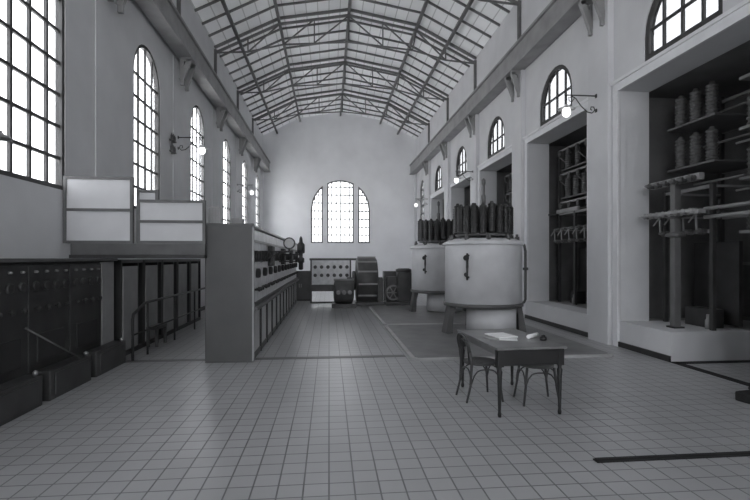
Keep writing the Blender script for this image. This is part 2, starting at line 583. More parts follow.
def window(label, lp, tr, depth, us, zs, fw=0.07, bw=0.052, mframe='muntin', mglass='glass'):
    """window filling the loop; tr(u, z, t); us / zs = glazing bar positions"""
    WN[0] += 1
    lp = dedupe(lp)
    c = sum(p[0] for p in lp) / len(lp); z0 = min(p[1] for p in lp)
    w = thing('window_%d' % WN[0], label, None, tr(c, z0, depth), 0, None, 'structure')
    inn = offset_loop(lp, fw)
    k = len(lp)
    mb = MB()
    vs = [tr(u, z, depth - 0.05) for u, z in lp] + [tr(u, z, depth - 0.05) for u, z in inn] + \
         [tr(u, z, depth + 0.05) for u, z in lp] + [tr(u, z, depth + 0.05) for u, z in inn]
    fs = []
    for i in range(k):
        j = (i + 1) % k
        fs += [(i, j, k + j, k + i), (2 * k + i, 3 * k + i, 3 * k + j, 2 * k + j), (k + i, k + j, 3 * k + j, 3 * k + i), (i, 2 * k + i, 2 * k + j, j)]
    mb.add(vs, fs)
    mb.build('frame', mframe, w, world=True, fix=True)
    mb = MB()
    def bx(u0, u1, z0, z1, d):
        p, q = Vector(tr(u0, z0, depth - d)), Vector(tr(u1, z1, depth + d))
        mb.box(p.x, q.x, p.y, q.y, p.z, q.z)
    for u in us:
        s = span(lp, u, 0)
        if s: bx(u - bw / 2, u + bw / 2, s[0] + 0.02, s[1] - 0.02, 0.022)
    for z in zs:
        s = span(lp, z, 1)
        if s: bx(s[0] + 0.02, s[1] - 0.02, z - bw / 2, z + bw / 2, 0.019)
    mb.build('glazing_bars', mframe, w, world=True)
    gp = offset_loop(lp, fw * 0.5)
    MB().prism(gp, tr, depth - 0.003, depth + 0.003).build('glass', mglass, w, world=True, fix=True)
    return w

def portal(loc, rot, sx, sy):
    ld = bpy.data.lights.new('daylight_portal', 'AREA')
    ld.shape = 'RECTANGLE'; ld.size = sx; ld.size_y = sy
    ld.cycles.is_portal = True
    o = bpy.data.objects.new('daylight_portal', ld); COL.objects.link(o)
    o.location = loc; o.rotation_euler = rot

ordn = ['behind the viewer', 'beside the black relay board', 'above the notice boards', 'third along the left wall', 'fourth along the left wall', 'fifth along the left wall', 'by the end wall, last of the left row']
for i, c in enumerate(BAYS):
    lp = left_loops[i]
    us = [c + 0.4075 * k for k in (-1, 0, 1)]
    zs = [2.83 + 0.505 * k for k in range(1, 7)]
    window('tall arched iron window ' + ordn[i], lp, trL, 0.065, us, zs, mglass='glass' if i < 3 else 'clean_glass')
    portal((XL - 0.145, c, 4.75), (0, rad(-90), 0), 3.84, 1.63)
ordr = ['behind the viewer', 'over the near open switch bay', 'over the switch bay beside the near wall lamp', 'over the switch bay behind the near transformer', 'over the bay behind the far transformer', 'over the last switch bay']
for i, c in enumerate(BAYS[:6]):
    us = [c + 0.43 * k for k in (-1, 0, 1)]
    window('half round iron window ' + ordr[i], right_small[i], trR, 0.07, us, [5.86], fw=0.10, bw=0.045, mglass='darker_glass')
    portal((XR + 0.135, c, 5.96), (0, rad(90), 0), 1.28, 1.72)
window('tall narrow arched window at the end of the right wall', right_tall, trR, 0.07, [BAYS[6] - 0.3, BAYS[6], BAYS[6] + 0.3], [3.5 + 0.5 * k for k in range(1, 6)])
portal((XR + 0.135, BAYS[6], 5.0), (0, rad(90), 0), 3.1, 1.3)
for k, (lp, lab) in enumerate(zip(end_loops, ('left side light of the end wall window', 'broad middle light of the end wall window', 'right side light of the end wall window'))):
    if k == 1: us = [XC - 0.86 + 1.72 * j / 6 for j in range(1, 6)]
    else:
        a = -1.92 if k == 0 else 1.15
        us = [XC + a + 0.77 * j / 3 for j in (1, 2)]
    zs = [ZB + 0.52 * j for j in range(1, 8)]
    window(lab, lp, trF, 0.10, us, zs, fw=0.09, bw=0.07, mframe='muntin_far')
for d, lp in zip((-3.1, 0, 3.1), near_loops):
    window('unseen arched window added for light, %s in the wall behind the viewer' % {-3.1: 'nearest the left wall', 0: 'in the middle', 3.1: 'nearest the right wall'}[d], lp, trN, 0.12,
           [XC + d - 0.6, XC + d, XC + d + 0.6], [2.2 + 0.8 * k for k in range(1, 7)], mglass='clear_glass')
    portal((XC + d, YN - 0.28, 5.2), (rad(90), 0, 0), 2.4, 6.0)
portal((XC, YF + 0.42, 4.78), (rad(-90), 0, 0), 3.84, 4.1)

# ------------------------------------------------------------------ black relay board on the left
RB = thing('relay_board', 'long black slate relay board with rows of knobs along the left wall', 'switchboard', (-3.62, 5.4, 0))
MB().box(-0.43, -0.05, -3.0, 3.0, 0.0, 1.70).build('case', 'slate', RB, bevel=0.006)
MB().box(-0.44, 0.03, -3.02, 3.02, 1.70, 1.745).build('cap', 'slate_grey', RB, bevel=0.006)
MB().box(-0.435, 0.02, -3.0, 3.0, 0.0, 0.12).build('plinth', 'slate', RB)
MB().box(-0.43, -0.012, 2.56, 2.97, 0.14, 1.69).build('end_panel', 'girder', RB, bevel=0.005)
knob = None
for i in range(6):
    y0 = -2.98 + 0.92 * i
    p = MB().box(-0.05, -0.015, y0, y0 + 0.90, 0.14, 1.66).build('slate_panel', 'slate', RB, bevel=0.005)
    for j in range(4):
        for kz in (1.58, 1.40, 1.12):
            y = y0 + 0.12 + 0.22 * j
            if kz == 1.40:
                o = MB().lathe([(0.06, 0), (0.06, 0.025), (0.045, 0.035), (0.045, 0.03)], (-0.015, y, kz), (1, 0, 0), 16).build('dial', 'slate', p)
            elif kz == 1.58:
                o = MB().lathe([(0.018, 0), (0.018, 0.03), (0.006, 0.045)], (-0.015, y, kz), (1, 0, 0), 10).build('terminal', 'brass', p)
            else:
                o = MB().lathe([(0.012, 0), (0.012, 0.03), (0.035, 0.035), (0.03, 0.06), (0.01, 0.07)], (-0.015, y, kz), (1, 0, 0), 12).build('knob', 'iron', p)
    MB().box(-0.015, 0.005, y0 + 0.15, y0 + 0.75, 0.45, 0.80).build('relay_cover', 'iron', p, bevel=0.006)

lc_lab = ['low black box at the foot of the relay board, out of view', 'low black box with bright post, nearest at the relay board foot', 'middle low black box at the relay board foot', 'low black box at the far foot of the relay board']
proto = thing('low_cabinet', lc_lab[1], 'cabinet', (-3.50, 5.45, 0), 0, 'low boxes at the foot of the relay board')
MB().box(-0.085, 0.11, -0.50, 0.50, 0, 0.37).build('body', 'slate', proto, bevel=0.008)
MB().box(0.105, 0.125, -0.40, 0.40, 0.06, 0.32).build('door', 'slate', proto, bevel=0.004)
mb = MB().lathe([(0.02, 0), (0.02, 0.36), (0.012, 0.37), (0.026, 0.40), (0.026, 0.43), (0.005, 0.45)], (0.085, 0.47, 0), (0, 0, 1), 10)
MB().lathe([(0.012, 0.37), (0.028, 0.39), (0.028, 0.42), (0.005, 0.44)], (0.085, 0.40, 0), (0, 0, 1), 10).build('knob', 'brass', proto)
copy_thing(proto, (-3.50, 6.60, 0), lc_lab[2])
copy_thing(proto, (-3.50, 7.75, 0), lc_lab[3])
o = MB().path([(-3.52, 5.85, 0.93), (-3.36, 6.75, 0.39)], 0.012, 8).build('stay_rod', 'slate_grey')
tag(o, 'thin slanting rod in front of the black relay board', 'rod')

# lamp whose shade just shows at the edge, fixed on the relay board
dl = thing('goose_neck_lamp', 'grey enamel lamp shade on a bent pipe above the relay board', 'lamp', (-3.79, 5.10, 1.745))
MB().path([(0, 0, 0), (0, 0, 1.12), (0.02, 0.1, 1.38), (0.05, 0.3, 1.46), (0.08, 0.52, 1.43), (0.09, 0.58, 1.40)], 0.018, 8).build('pipe', 'steel', dl)
MB().lathe([(0.03, 0.06), (0.04, 0.03), (0.10, 0.0), (0.125, -0.03), (0.12, -0.03), (0.04, 0.02)], (0.09, 0.58, 1.38), (0, 0, 1), 20).build('shade', 'girder', dl)
MB().lathe([(0.05, 0), (0.05, 0.03), (0.02, 0.05)], (0, 0, 0), (0, 0, 1), 14).build('foot', 'steel', dl)

# bridge beam and the notice boards standing on it
YB = 7.90
o = thing('bridge_beam', 'dark wooden beam carrying the notice boards above the passage', 'beam', (-3.1, YB, 1.747))
MB().box(-0.98, 1.09, -0.02, 0.10, 0.055, 0.235).build('fascia', 'beam_wood', o, bevel=0.006)
MB().box(-0.98, 1.09, -0.06, 0.14, 0.0, 0.055).build('ledge', 'iron', o, bevel=0.006)
def notice_board(label, x0, x1, z1, y=YB + 0.03, split=True):
    t = thing('notice_board', label, 'notice board', (0.5 * (x0 + x1), y, 1.983), 0, 'pale panelled boards on the beam')
    w = (x1 - x0) / 2; h = z1 - 1.98
    mb = MB()
    f = 0.045
    mb.box(-w, -w + f, -0.03, 0.03, 0, h); mb.box(w - f, w, -0.03, 0.03, 0, h)
    mb.box(-w + f, w - f, -0.03, 0.03, 0, f); mb.box(-w + f, w - f, -0.03, 0.03, h - f, h)
    if split: mb.box(-w + f, w - f, -0.03, 0.03, h * 0.5 - 0.02, h * 0.5 + 0.025)
    mb.build('frame', 'board_frame', t)
    zz = [(f, h * 0.5 - 0.02), (h * 0.5 + 0.025, h - f)] if split else [(f, h - f)]
    for a, b in zz:
        MB().box(-w + f - 0.005, w - f + 0.005, -0.012, 0.012, a - 0.005, b + 0.005).build('panel', 'paper_panel', t)
    return t
notice_board('tall pale notice board with two panels beside the big iron window', -4.20, -3.14, 3.05)
notice_board('shorter pale notice board with two panels beside the grey switchboard end', -3.08, -2.01, 2.69)
notice_board('small pale board peeping out behind the shorter notice board', -3.12, -2.78, 2.86, y=YB + 0.115, split=False)

# ------------------------------------------------------------------ cubicles and handrail along the left wall
clab = ['pale doored cubicle next to the relay board', 'second cubicle behind the handrail', 'third cubicle behind the handrail', 'fourth cubicle behind the handrail', 'cubicle behind the handrail hidden by the switchboard end']
cub = thing('switch_cubicle', clab[0], 'cubicle', (-3.62, 8.62, 0), 0, 'cubicles behind the handrail')
MB().box(-0.55, 0.0, 0.0, 0.045, 0, 1.72).box(-0.55, 0.0, 0.955, 1.0, 0, 1.72).box(-0.55, 0.0, 0, 1.0, 1.66, 1.72).box(-0.58, -0.55, 0, 1.0, 0, 1.72).box(-0.55, 0.0, 0.045, 0.955, 0, 0.08).build('carcass', 'iron', cub)
MB().box(-0.02, 0.015, 0.05, 0.68, 0.10, 1.60).build('door', 'girder', cub, bevel=0.005)
MB().box(-0.45, -0.15, 0.76, 0.94, 0.08, 0.55).build('switch_box', 'slate', cub, bevel=0.01)
MB().bar((-0.02, 0.72, 0.08), (-0.02, 0.72, 1.66), 0.05, 0.05).build('stile', 'iron', cub)
for i in range(1, 5):
    copy_thing(cub, (-3.62, 8.62 + 1.03 * i, 0), clab[i])
for o in list(bpy.data.objects):
    if o.name == 'door' and o.parent is cub: o.data.materials[0] = M['marble']
hr = thing('handrail', 'dark iron handrail with a bent down end in front of the cubicles', 'handrail', (-3.28, 8.4, 0))
MB().path([(0.0, -0.15, 0.02), (0.0, -0.15, 0.72), (0, -0.12, 0.80), (0, 0.35, 0.94), (0, 0.5, 0.95), (0, 5.2, 0.95)], 0.024, 8).build('rail', 'iron', hr)
MB().path([(0, -0.15, 0.45), (0, 5.2, 0.45)], 0.016, 8).build('lower_rail', 'iron', hr)
for k in range(4):
    MB().path([(0, 0.5 + 1.5 * k, 0), (0, 0.5 + 1.5 * k, 0.95)], 0.02, 8).build('post', 'iron', hr)
bn = thing('low_bench', 'low dark bench standing before the cubicles', 'bench', (-3.45, 9.85, 0))
MB().box(-0.11, 0.11, -0.28, 0.28, 0.34, 0.40).build('seat', 'slate', bn, bevel=0.01)
for sx in (-0.08, 0.08):
    for sy in (-0.24, 0.24):
        MB().box(sx - 0.025, sx + 0.025, sy - 0.025, sy + 0.025, 0, 0.34).build('leg', 'slate', bn)

# ------------------------------------------------------------------ main switchboard
SB = thing('switchboard', 'long switchboard with dark blank end and marble instrument panels', 'switchboard', (-1.66, 8.06, 0))
Lsb = 10.9
MB().box(-0.395, 0.385, 0, 0.06, 0, 2.30).build('end_panel', 'cabinet_grey', SB, bevel=0.01)
MB().box(-0.41, 0.40, -0.008, 0.07, 2.28, 2.33).build('end_cap', 'slate_grey', SB, bevel=0.005)
MB().box(-0.39, -0.30, 0.06, Lsb, 0, 2.26).box(-0.30, 0.33, 0.06, Lsb, 2.16, 2.26).box(-0.30, 0.33, Lsb - 0.06, Lsb, 0, 2.16).build('carcass', 'cabinet_grey', SB)
MB().box(0.30, 0.42, 0.0, Lsb + 0.02, 2.26, 2.31).build('cornice', 'busbar', SB, bevel=0.01)
MB().box(0.36, 0.41, 0.06, Lsb, 2.02, 2.06).build('moulding', 'busbar', SB)
MB().box(0.375, 0.405, -0.010, 0.05, 0.02, 2.26).build('end_moulding', 'busbar', SB)
NP = 12
pw = (Lsb - 0.12) / NP
for i in range(NP):
    y0 = 0.08 + pw * i
    p = MB().box(0.33, 0.37, y0, y0 + pw - 0.015, 0.98, 2.24).build('marble_panel', 'marble', SB)
    for j, (dy, z, r) in enumerate(((0.22, 1.78, 0.10), (0.62, 1.78, 0.10), (0.42, 1.48, 0.085))):
        MB().lathe([(r, 0), (r, 0.05), (r * 0.85, 0.07), (r * 0.8, 0.06)], (0.37, y0 + dy, z), (1, 0, 0), 16).build('meter', 'iron', p)
    for dy in (0.2, 0.42, 0.64):
        MB().lathe([(0.02, 0), (0.02, 0.06), (0.035, 0.07), (0.035, 0.10), (0.01, 0.11)], (0.37, y0 + dy, 1.20), (1, 0, 0), 8).build('switch_handle', 'iron', p)
    MB().box(0.30, 0.36, y0, y0 + pw - 0.015, 0.10, 0.86).build('lower_panel', 'marble_dark', SB)
    MB().box(0.30, 0.395, y0 - 0.03, y0 + 0.03, 0.0, 0.86).build('stile', 'iron', SB)
    if i % 3 == 2:
        MB().box(0.37, 0.47, y0 + 0.2, y0 + 0.62, 1.58, 2.0).build('relay_case', 'iron', p, bevel=0.01)
MB().box(0.30, 0.47, 0.06, Lsb, 0.86, 0.92).build('desk_ledge', 'slate_grey', SB, bevel=0.01)
MB().box(0.30, 0.41, 0.06, Lsb, 0.92, 0.98).build('desk_edge', 'slate_grey', SB)
MB().box(0.28, 0.38, 0.06, Lsb, 0.0, 0.10).build('kick_board', 'slate_grey', SB)
sg = thing('swing_gauge', 'round gauge on a bracket arm at the switchboard end', 'gauge', (-1.29, 9.05, 1.87))
MB().path([(0.0, 0, 0), (0.58, 0.0, 0.0)], 0.018, 8).path([(0.0, 0, -0.2), (0.4, 0, 0.0)], 0.012, 8).build('arm', 'iron', sg)
MB().lathe([(0.10, -0.04), (0.112, -0.03), (0.112, 0.03), (0.10, 0.04)], (0.54, 0, 0.16), (0, 1, 0), 28).build('case', 'iron', sg)
MB().lathe([(0.088, 0), (0.088, 0.006)], (0.54, -0.045, 0.16), (0, 1, 0), 28).build('dial_face', 'busbar', sg)
MB().bar((0.54, 0, 0.0), (0.54, 0, 0.06), 0.04).build('collar', 'iron', sg)
sl = thing('signal_lamp', 'dark upright signal lamp on an arm at the far switchboard end', 'lamp', (-1.29, 12.4, 1.74))
MB().path([(0.0, 0, 0.1), (0.58, 0.0, 0.1)], 0.02, 8).path([(0.0, 0, -0.08), (0.56, 0.0, -0.08)], 0.014, 8).build('arm', 'iron', sl)
MB().lathe([(0.03, -0.30), (0.06, -0.28), (0.06, -0.12), (0.09, -0.10), (0.09, 0.0), (0.05, 0.03), (0.05, 0.12), (0.10, 0.15), (0.10, 0.36), (0.05, 0.42), (0.04, 0.52), (0.01, 0.58)], (0.56, 0, 0), (0, 0, 1), 14).build('lamp_body', 'iron', sl)
for o, dx, dy, dz in ((sg, 0.37, 0.99, 1.87), (sl, 0.37, 4.34, 1.74)):   # bolted to the switchboard: parts of it
    o.parent = SB; o.location = (dx, dy, dz)
    del o['category']
    if 'label' in o: o['label'] = {'swing_gauge': 'round gauge on a bracket arm', 'signal_lamp': 'dark upright lamp on an arm'}[o.name]
mbx = thing('mesh_box', 'small pale hatched box on top of the switchboard', 'box', (-1.945, 8.35, 2.262))
MB().box(-0.10, 0.10, -0.12, 0.12, 0, 0.36).build('body', 'busbar', mbx, bevel=0.006)
mb = MB()
for k in range(4):
    mb.box(-0.085 + 0.05 * k, -0.07 + 0.05 * k, -0.128, -0.12, 0.02, 0.34)
    mb.box(-0.09, 0.09, -0.128, -0.12, 0.04 + 0.08 * k, 0.055 + 0.08 * k)
mb.build('lattice', 'girder', mbx)
mbx = thing('relay_case', 'small plain grey case on the switchboard behind the hatched box', 'box', (-1.82, 9.7, 2.262))
MB().box(-0.12, 0.10, -0.12, 0.12, 0, 0.25).build('body', 'girder', mbx, bevel=0.006)
MB().box(-0.13, 0.11, -0.13, 0.13, 0.25, 0.28).build('lid', 'busbar', mbx, bevel=0.004)

# ------------------------------------------------------------------ floor plates under the transformers
def rr_loop(x0, x1, y0, y1, r, n=6):
    pts = []
    for cx, cy, a0 in ((x1 - r, y0 + r, -90), (x1 - r, y1 - r, 0), (x0 + r, y1 - r, 90), (x0 + r, y0 + r, 180)):
        for i in range(n + 1):
            a = rad(a0 + 90 * i / n)
            pts.append((cx + r * math.cos(a), cy + r * math.sin(a)))
    return pts
for (y0, y1, lab) in ((7.85, 11.9, 'low dark steel floor plate under the near transformer'), (12.05, 16.6, 'low dark steel floor plate under the far transformer')):
    t = thing('floor_plate', lab, 'floor plate', (1.40, y0, 0.0), 0, 'steel floor plates')
    lp = rr_loop(0, 3.66, 0, y1 - y0, 0.16)
    MB().prism(lp, lambda u, v, z: (u, v, z), 0.0, 0.045).build('rim', 'plate_edge', t, fix=True, bevel=0.008)
    MB().prism(rr_loop(0.07, 3.59, 0.07, y1 - y0 - 0.07, 0.12), lambda u, v, z: (u, v, z), 0.02, 0.052).build('deck', 'plate', t, fix=True)

# ------------------------------------------------------------------ transformers
def ins_profile(h, r, ribs, q=0.78):
    pr = [(r * 0.7, 0)]
    for k in range(ribs):
        a = h * k / ribs; b = h / ribs
        pr += [(r * q, a + b * 0.15), (r, a + b * 0.4), (r, a + b * 0.6), (r * q, a + b * 0.85)]
    pr += [(r * 0.6, h), (r * 0.35, h + 0.05)]
    return pr

def make_transformer():
    t = thing('oil_transformer', 'large round pale transformer tank with dark bushings, nearer one behind the table', 'transformer', (3.55, 10.6, 0.052), 0, 'round transformer tanks')
    R = 0.87
    MB().lathe([(R * 0.9, 0.62), (R, 0.64), (R, 1.98), (R, 1.985)], (0, 0, 0), (0, 0, 1), 64).build('tank', 'tank', t)
    MB().lathe([(R, 0.60), (R + 0.03, 0.61), (R + 0.03, 0.685), (R, 0.695)], (0, 0, 0), (0, 0, 1), 64).build('bottom_band', 'tank_band', t)
    MB().lathe([(R, 1.985), (R + 0.04, 1.99), (R + 0.04, 2.05), (R - 0.02, 2.075), (R * 0.85, 2.13), (0.0, 2.17)], (0, 0, 0), (0, 0, 1), 64).build('cover', 'tank', t)
    MB().lathe([(0.56, 0.03), (0.56, 0.61)], (0.16, -0.1, 0), (0, 0, 1), 40).build('reflection_drum', 'tank', t)  # pale drum stands in for light reflected between the legs
    for a in (188, -8, 90):
        c, s = math.cos(rad(a)), math.sin(rad(a))
        mb = MB()
        pts = [(0.72, 0.60), (0.86, 0.60), (0.90, 0.38), (0.97, 0.0), (0.80, 0.0), (0.78, 0.38)]
        tx, ty = -s, c
        def trr(u, v, w, c=c, s=s, tx=tx, ty=ty): return (c * u + tx * w, s * u + ty * w, v)
        mb.prism(pts, trr, -0.13, 0.13)
        mb.build('leg', 'tank_band', t, fix=True, bevel=0.01)
    first = None
    n = 18
    for ringr, cnt, ph in ((0.60, 20, 0.0), (0.33, 9, 0.2)):
        for i in range(cnt):
            a = 2 * PI * i / cnt + ph
            if first is None:
                first = MB().lathe(ins_profile(0.62, 0.085, 11, 0.9), (0, 0, 0), (0, 0, 1), 14).build('bushing', 'porcelain_dark', t); o = first
            else:
                o = first.copy(); COL.objects.link(o); o.parent = t
            dz = 0.0 if (i % 5) else 0.04
            o.location = (ringr * math.cos(a), ringr * math.sin(a), 2.24 + dz)
    MB().path(ring((0, 0), 0.60, 28, 2.22), 0.03, 8, True).path(ring((0, 0), 0.34, 20, 2.22), 0.03, 8, True).build('bushing_ring', 'porcelain', t)
    for i in range(10):
        a = 2 * PI * i / 10 + 0.15
        MB().lathe([(0.05, 0), (0.05, 0.08), (0.03, 0.09), (0.03, 0.14)], (0.76 * math.cos(a), 0.76 * math.sin(a), 2.09), (0, 0, 1), 10).build('lug', 'tank_band', t)
    # valve column on the face
    a = rad(-115 - 14)
    vx, vy = R * math.cos(a), R * math.sin(a)
    ox, oy = (R + 0.07) * math.cos(a), (R + 0.07) * math.sin(a)
    MB().path([(ox, oy, 1.22), (ox, oy, 1.44), (ox, oy, 1.52), (ox, oy, 1.80)], [0.022, 0.022, 0.03, 0.022], 10).path([(vx * 0.98, vy * 0.98, 1.75), (ox, oy, 1.75)], 0.025, 8).path([(vx * 0.98, vy * 0.98, 1.28), (ox, oy, 1.28)], 0.025, 8).lathe([(0.06, 0), (0.06, 0.03)], (ox * 1.05, oy * 1.05, 1.70), (ox, oy, 0), 14).lathe([(0.045, 0), (0.045, 0.03)], (ox * 1.05, oy * 1.05, 1.34), (ox, oy, 0), 14).build('oil_gauge', 'iron', t)
    a = rad(-12)
    c, s = math.cos(a), math.sin(a)
    MB().path([(0.86 * c, 0.86 * s, 2.02), (0.93 * c, 0.93 * s, 2.0), (0.96 * c, 0.96 * s, 1.85), (0.96 * c, 0.96 * s, 0.75), (0.93 * c, 0.93 * s, 0.68), (0.84 * c, 0.84 * s, 0.66)], 0.03, 8).lathe([(0.06, 0), (0.06, 0.06)], (0.96 * c, 0.96 * s, 1.42), (0, 0, 1), 12).build('drain_pipe', 'tank_band', t)
    MB().lathe([(0.045, 0), (0.05, 0.25), (0.03, 0.3), (0.03, 0.5), (0.045, 0.53), (0.045, 0.62), (0.01, 0.66)], (-0.05, -0.2, 2.85), (0, 0, 1), 12).build('tall_bushing', 'porcelain', t)
    return t
T1 = make_transformer()
copy_thing(T1, (3.52, 14.9, 0.052), 'large round pale transformer tank with dark bushings, farther one half hidden')

# ------------------------------------------------------------------ table and its things
TB = thing('writing_table', 'dark wooden writing table with turned legs and a drawer front', 'table', (2.19, 5.64, 0), rad(3.0))
TWX, TLY = 0.41, 0.67
MB().box(-TWX, TWX, -TLY, TLY, 0.742, 0.77).build('top', 'table_wood', TB, bevel=0.006)
MB().box(-TWX + 0.05, TWX - 0.05, -TLY + 0.06, -TLY + 0.08, 0.575, 0.742).build('apron', 'table_dark', TB)
MB().box(-TWX + 0.045, -TWX + 0.065, -TLY + 0.08, TLY - 0.06, 0.665, 0.742).build('apron', 'table_wood', TB)
MB().box(TWX - 0.065, TWX - 0.045, -TLY + 0.08, TLY - 0.06, 0.665, 0.742).build('apron', 'table_wood', TB)
MB().box(-TWX + 0.05, TWX - 0.05, TLY - 0.08, TLY - 0.06, 0.665, 0.742).build('apron', 'table_wood', TB)
dr = MB().box(-TWX + 0.09, TWX - 0.09, -TLY + 0.025, -TLY + 0.07, 0.565, 0.738).build('drawer', 'table_dark', TB, bevel=0.006)
leg_pr = [(0.018, 0), (0.022, 0.03), (0.016, 0.06), (0.018, 0.1), (0.026, 0.44), (0.032, 0.50), (0.022, 0.52), (0.022, 0.54), (0.034, 0.56)]
for sx in (-1, 1):
    for sy in (-1, 1):
        cx, cy = sx * (TWX - 0.055), sy * (TLY - 0.06)
        MB().lathe(leg_pr, (cx, cy, 0), (0, 0, 1), 14).box(cx - 0.036, cx + 0.036, cy - 0.036, cy + 0.036, 0.555, 0.742).build('leg', 'table_dark', TB)
def ontable(x, y):   # table-local to world
    c, s = math.cos(rad(3.0)), math.sin(rad(3.0))
    return (2.19 + x * c - y * s, 5.64 + x * s + y * c, 0.77)
def sheet(name, label, cat, x, y, w, h, rz, z0, z1, group=None, m='paper'):
    p = ontable(x, y)
    o = MB().box(-w / 2, w / 2, -h / 2, h / 2, 0, z1 - z0).build(name, m)
    o.location = (p[0], p[1], z0); o.rotation_euler = (0, 0, rz)
    return tag(o, label, cat, group)
sheet('paper_stack', 'thick stack of white papers in the middle of the table', 'papers', -0.03, 0.10, 0.27, 0.33, rad(12), 0.770, 0.783)
sheet('paper_sheet', 'loose white sheet lying nearest on the table', 'paper', -0.05, -0.16, 0.21, 0.17, rad(-20), 0.770, 0.772)
o = sheet('notebook', 'thin notebook at the left edge of the table', 'notebook', -0.24, -0.08, 0.11, 0.20, rad(8), 0.7725, 0.784, m='busbar')
p = ontable(0.29, -0.10)
pr = thing('paper_roll', 'pale paper roll with a dark end lying on the table', 'paper roll', (p[0], p[1], 0.77), rad(-50))
MB().cyl((0, -0.11, 0.026), (0, 0.13, 0.026), 0.025, 14).build('sheet', 'paper', pr)
p = ontable(0.34, -0.27)
iw = thing('ink_well', 'small dark ink well on the table corner beside the paper roll', 'ink well', (p[0], p[1], 0.77))
MB().lathe([(0.038, 0), (0.042, 0.01), (0.040, 0.035), (0.022, 0.045)], (0, 0, 0), (0, 0, 1), 16).build('bottle', 'table_dark', iw)
MB().lathe([(0.022, 0.045), (0.024, 0.055), (0.008, 0.065)], (0, 0, 0), (0, 0, 1), 14).build('stopper', 'table_dark', iw)

def bent_legs(t, back=True):
    # seat radius 0.2, front is +y
    MB().lathe([(0.17, 0.435), (0.2, 0.44), (0.205, 0.455), (0.2, 0.47), (0.18, 0.466), (0.0, 0.462)], (0, 0, 0), (0, 0, 1), 28).build('seat', 'cane', t)
    for sx in (-1, 1):
        MB().path([(sx * 0.215, 0.20, 0.0), (sx * 0.185, 0.175, 0.20), (sx * 0.16, 0.15, 0.445)], [0.013, 0.015, 0.017], 8).build('leg', 'chair_wood', t)
        if not back:
            MB().path([(sx * 0.215, -0.20, 0.0), (sx * 0.185, -0.175, 0.20), (sx * 0.16, -0.15, 0.445)], [0.013, 0.015, 0.017], 8).build('leg', 'chair_wood', t)
        else:
            MB().path([(sx * 0.17, -0.25, 0.0), (sx * 0.165, -0.20, 0.2), (sx * 0.17, -0.185, 0.45), (sx * 0.17, -0.207, 0.62)], [0.013, 0.015, 0.017, 0.016], 8).build('leg', 'chair_wood', t)
    # arched braces between the legs
    def arch(p, q, h, name='brace'):
        pts = []
        for i in range(11):
            u = i / 10
            pts.append((p[0] + (q[0] - p[0]) * u, p[1] + (q[1] - p[1]) * u, p[2] + h * (1 - (2 * u - 1) ** 4)))
        MB().path(pts, 0.009, 7).build(name, 'chair_wood', t)
    yb = -0.19 if back else -0.185
    xb = 0.165 if back else 0.19
    arch((-0.19, 0.185, 0.22), (0.19, 0.185, 0.22), 0.17)
    arch((-xb, yb, 0.22), (xb, yb, 0.22), 0.17)
    arch((-0.19, 0.185, 0.22), (-xb, yb, 0.22), 0.17)
    arch((0.19, 0.185, 0.22), (xb, yb, 0.22), 0.17)
CH = thing('bentwood_chair', 'dark bentwood chair pushed in at the left side of the table', 'chair', (1.885, 5.73, 0), rad(-90 + 6))
bent_legs(CH)
def hoop(w, z0, z1, y0, y1, n=16):
    pts = [(-w, y0, z0)]
    for i in range(n + 1):
        a = PI - PI * i / n
        pts.append((w * math.cos(a), y0 + (y1 - y0) * (0.4 + 0.6 * math.sin(a)), z1 - w * 0.75 + w * 0.75 * math.sin(a)))
    pts.append((w, y0, z0))
    return pts
MB().path(hoop(0.17, 0.60, 0.81, -0.205, -0.255), 0.015, 8).build('back_hoop', 'chair_wood', CH)
MB().path(hoop(0.10, 0.46, 0.74, -0.19, -0.24), 0.010, 8).build('inner_hoop', 'chair_wood', CH)
ST = thing('bentwood_stool', 'dark bentwood stool with arched braces pushed under the table', 'stool', (2.52, 5.52, 0), rad(-6))
bent_legs(ST, back=False)

# ------------------------------------------------------------------ wall lamps
def make_lamp():
    t = thing('wall_lamp', '', 'lamp', (0, 0, 0), 0, 'bracket lamps on the pilasters')
    # wall plane at x=0, arm reaches to -x
    MB().box(-0.02, 0, -0.03, 0.03, -0.04, 0.04).box(-0.02, 0, -0.03, 0.03, -0.34, -0.27).build('wall_plate', 'muntin', t, bevel=0.006)
    MB().path([(0, 0, 0.0), (-0.70, 0, 0.0)], 0.014, 8).build('arm', 'muntin', t)
    pts = [(-0.56, 0, -0.01), (-0.46, 0, -0.06), (-0.34, 0, -0.22), (-0.2, 0, -0.34), (-0.1, 0, -0.36), (-0.04, 0, -0.30), (-0.06, 0, -0.23), (-0.12, 0, -0.23), (-0.13, 0, -0.28), (-0.10, 0, -0.30)]
    MB().path(pts, 0.011, 7).build('scroll', 'muntin', t)
    pts = [(-0.48, 0, -0.05), (-0.54, 0, -0.14), (-0.60, 0, -0.12), (-0.61, 0, -0.05), (-0.57, 0, -0.04), (-0.55, 0, -0.07)]
    MB().path(pts, 0.009, 7).build('curl', 'muntin', t)
    MB().path([(-0.66, 0, 0.0), (-0.66, 0, -0.25)], 0.012, 8).build('drop', 'muntin', t)
    MB().lathe([(0.03, 0.05), (0.04, 0.03), (0.08, 0.0), (0.18, -0.035), (0.18, -0.045), (0.06, -0.03)], (-0.66, 0, -0.25), (0, 0, 1), 22).build('shade', 'enamel', t)
    pr = [(0.055, 0.0)] + [(0.135 * math.sin(rad(a)) + 0.0, -0.13 - 0.135 * math.cos(rad(180 - a)) * -1) for a in range(0, 1)]
    pr = [(0.07, -0.03)] + [(0.088 * math.sin(rad(a)), -0.09 + 0.105 * math.cos(rad(a))) for a in range(40, 181, 14)]
    MB().lathe(pr, (-0.66, 0, -0.27), (0, 0, 1), 20).build('globe', 'globe', t)
    return t
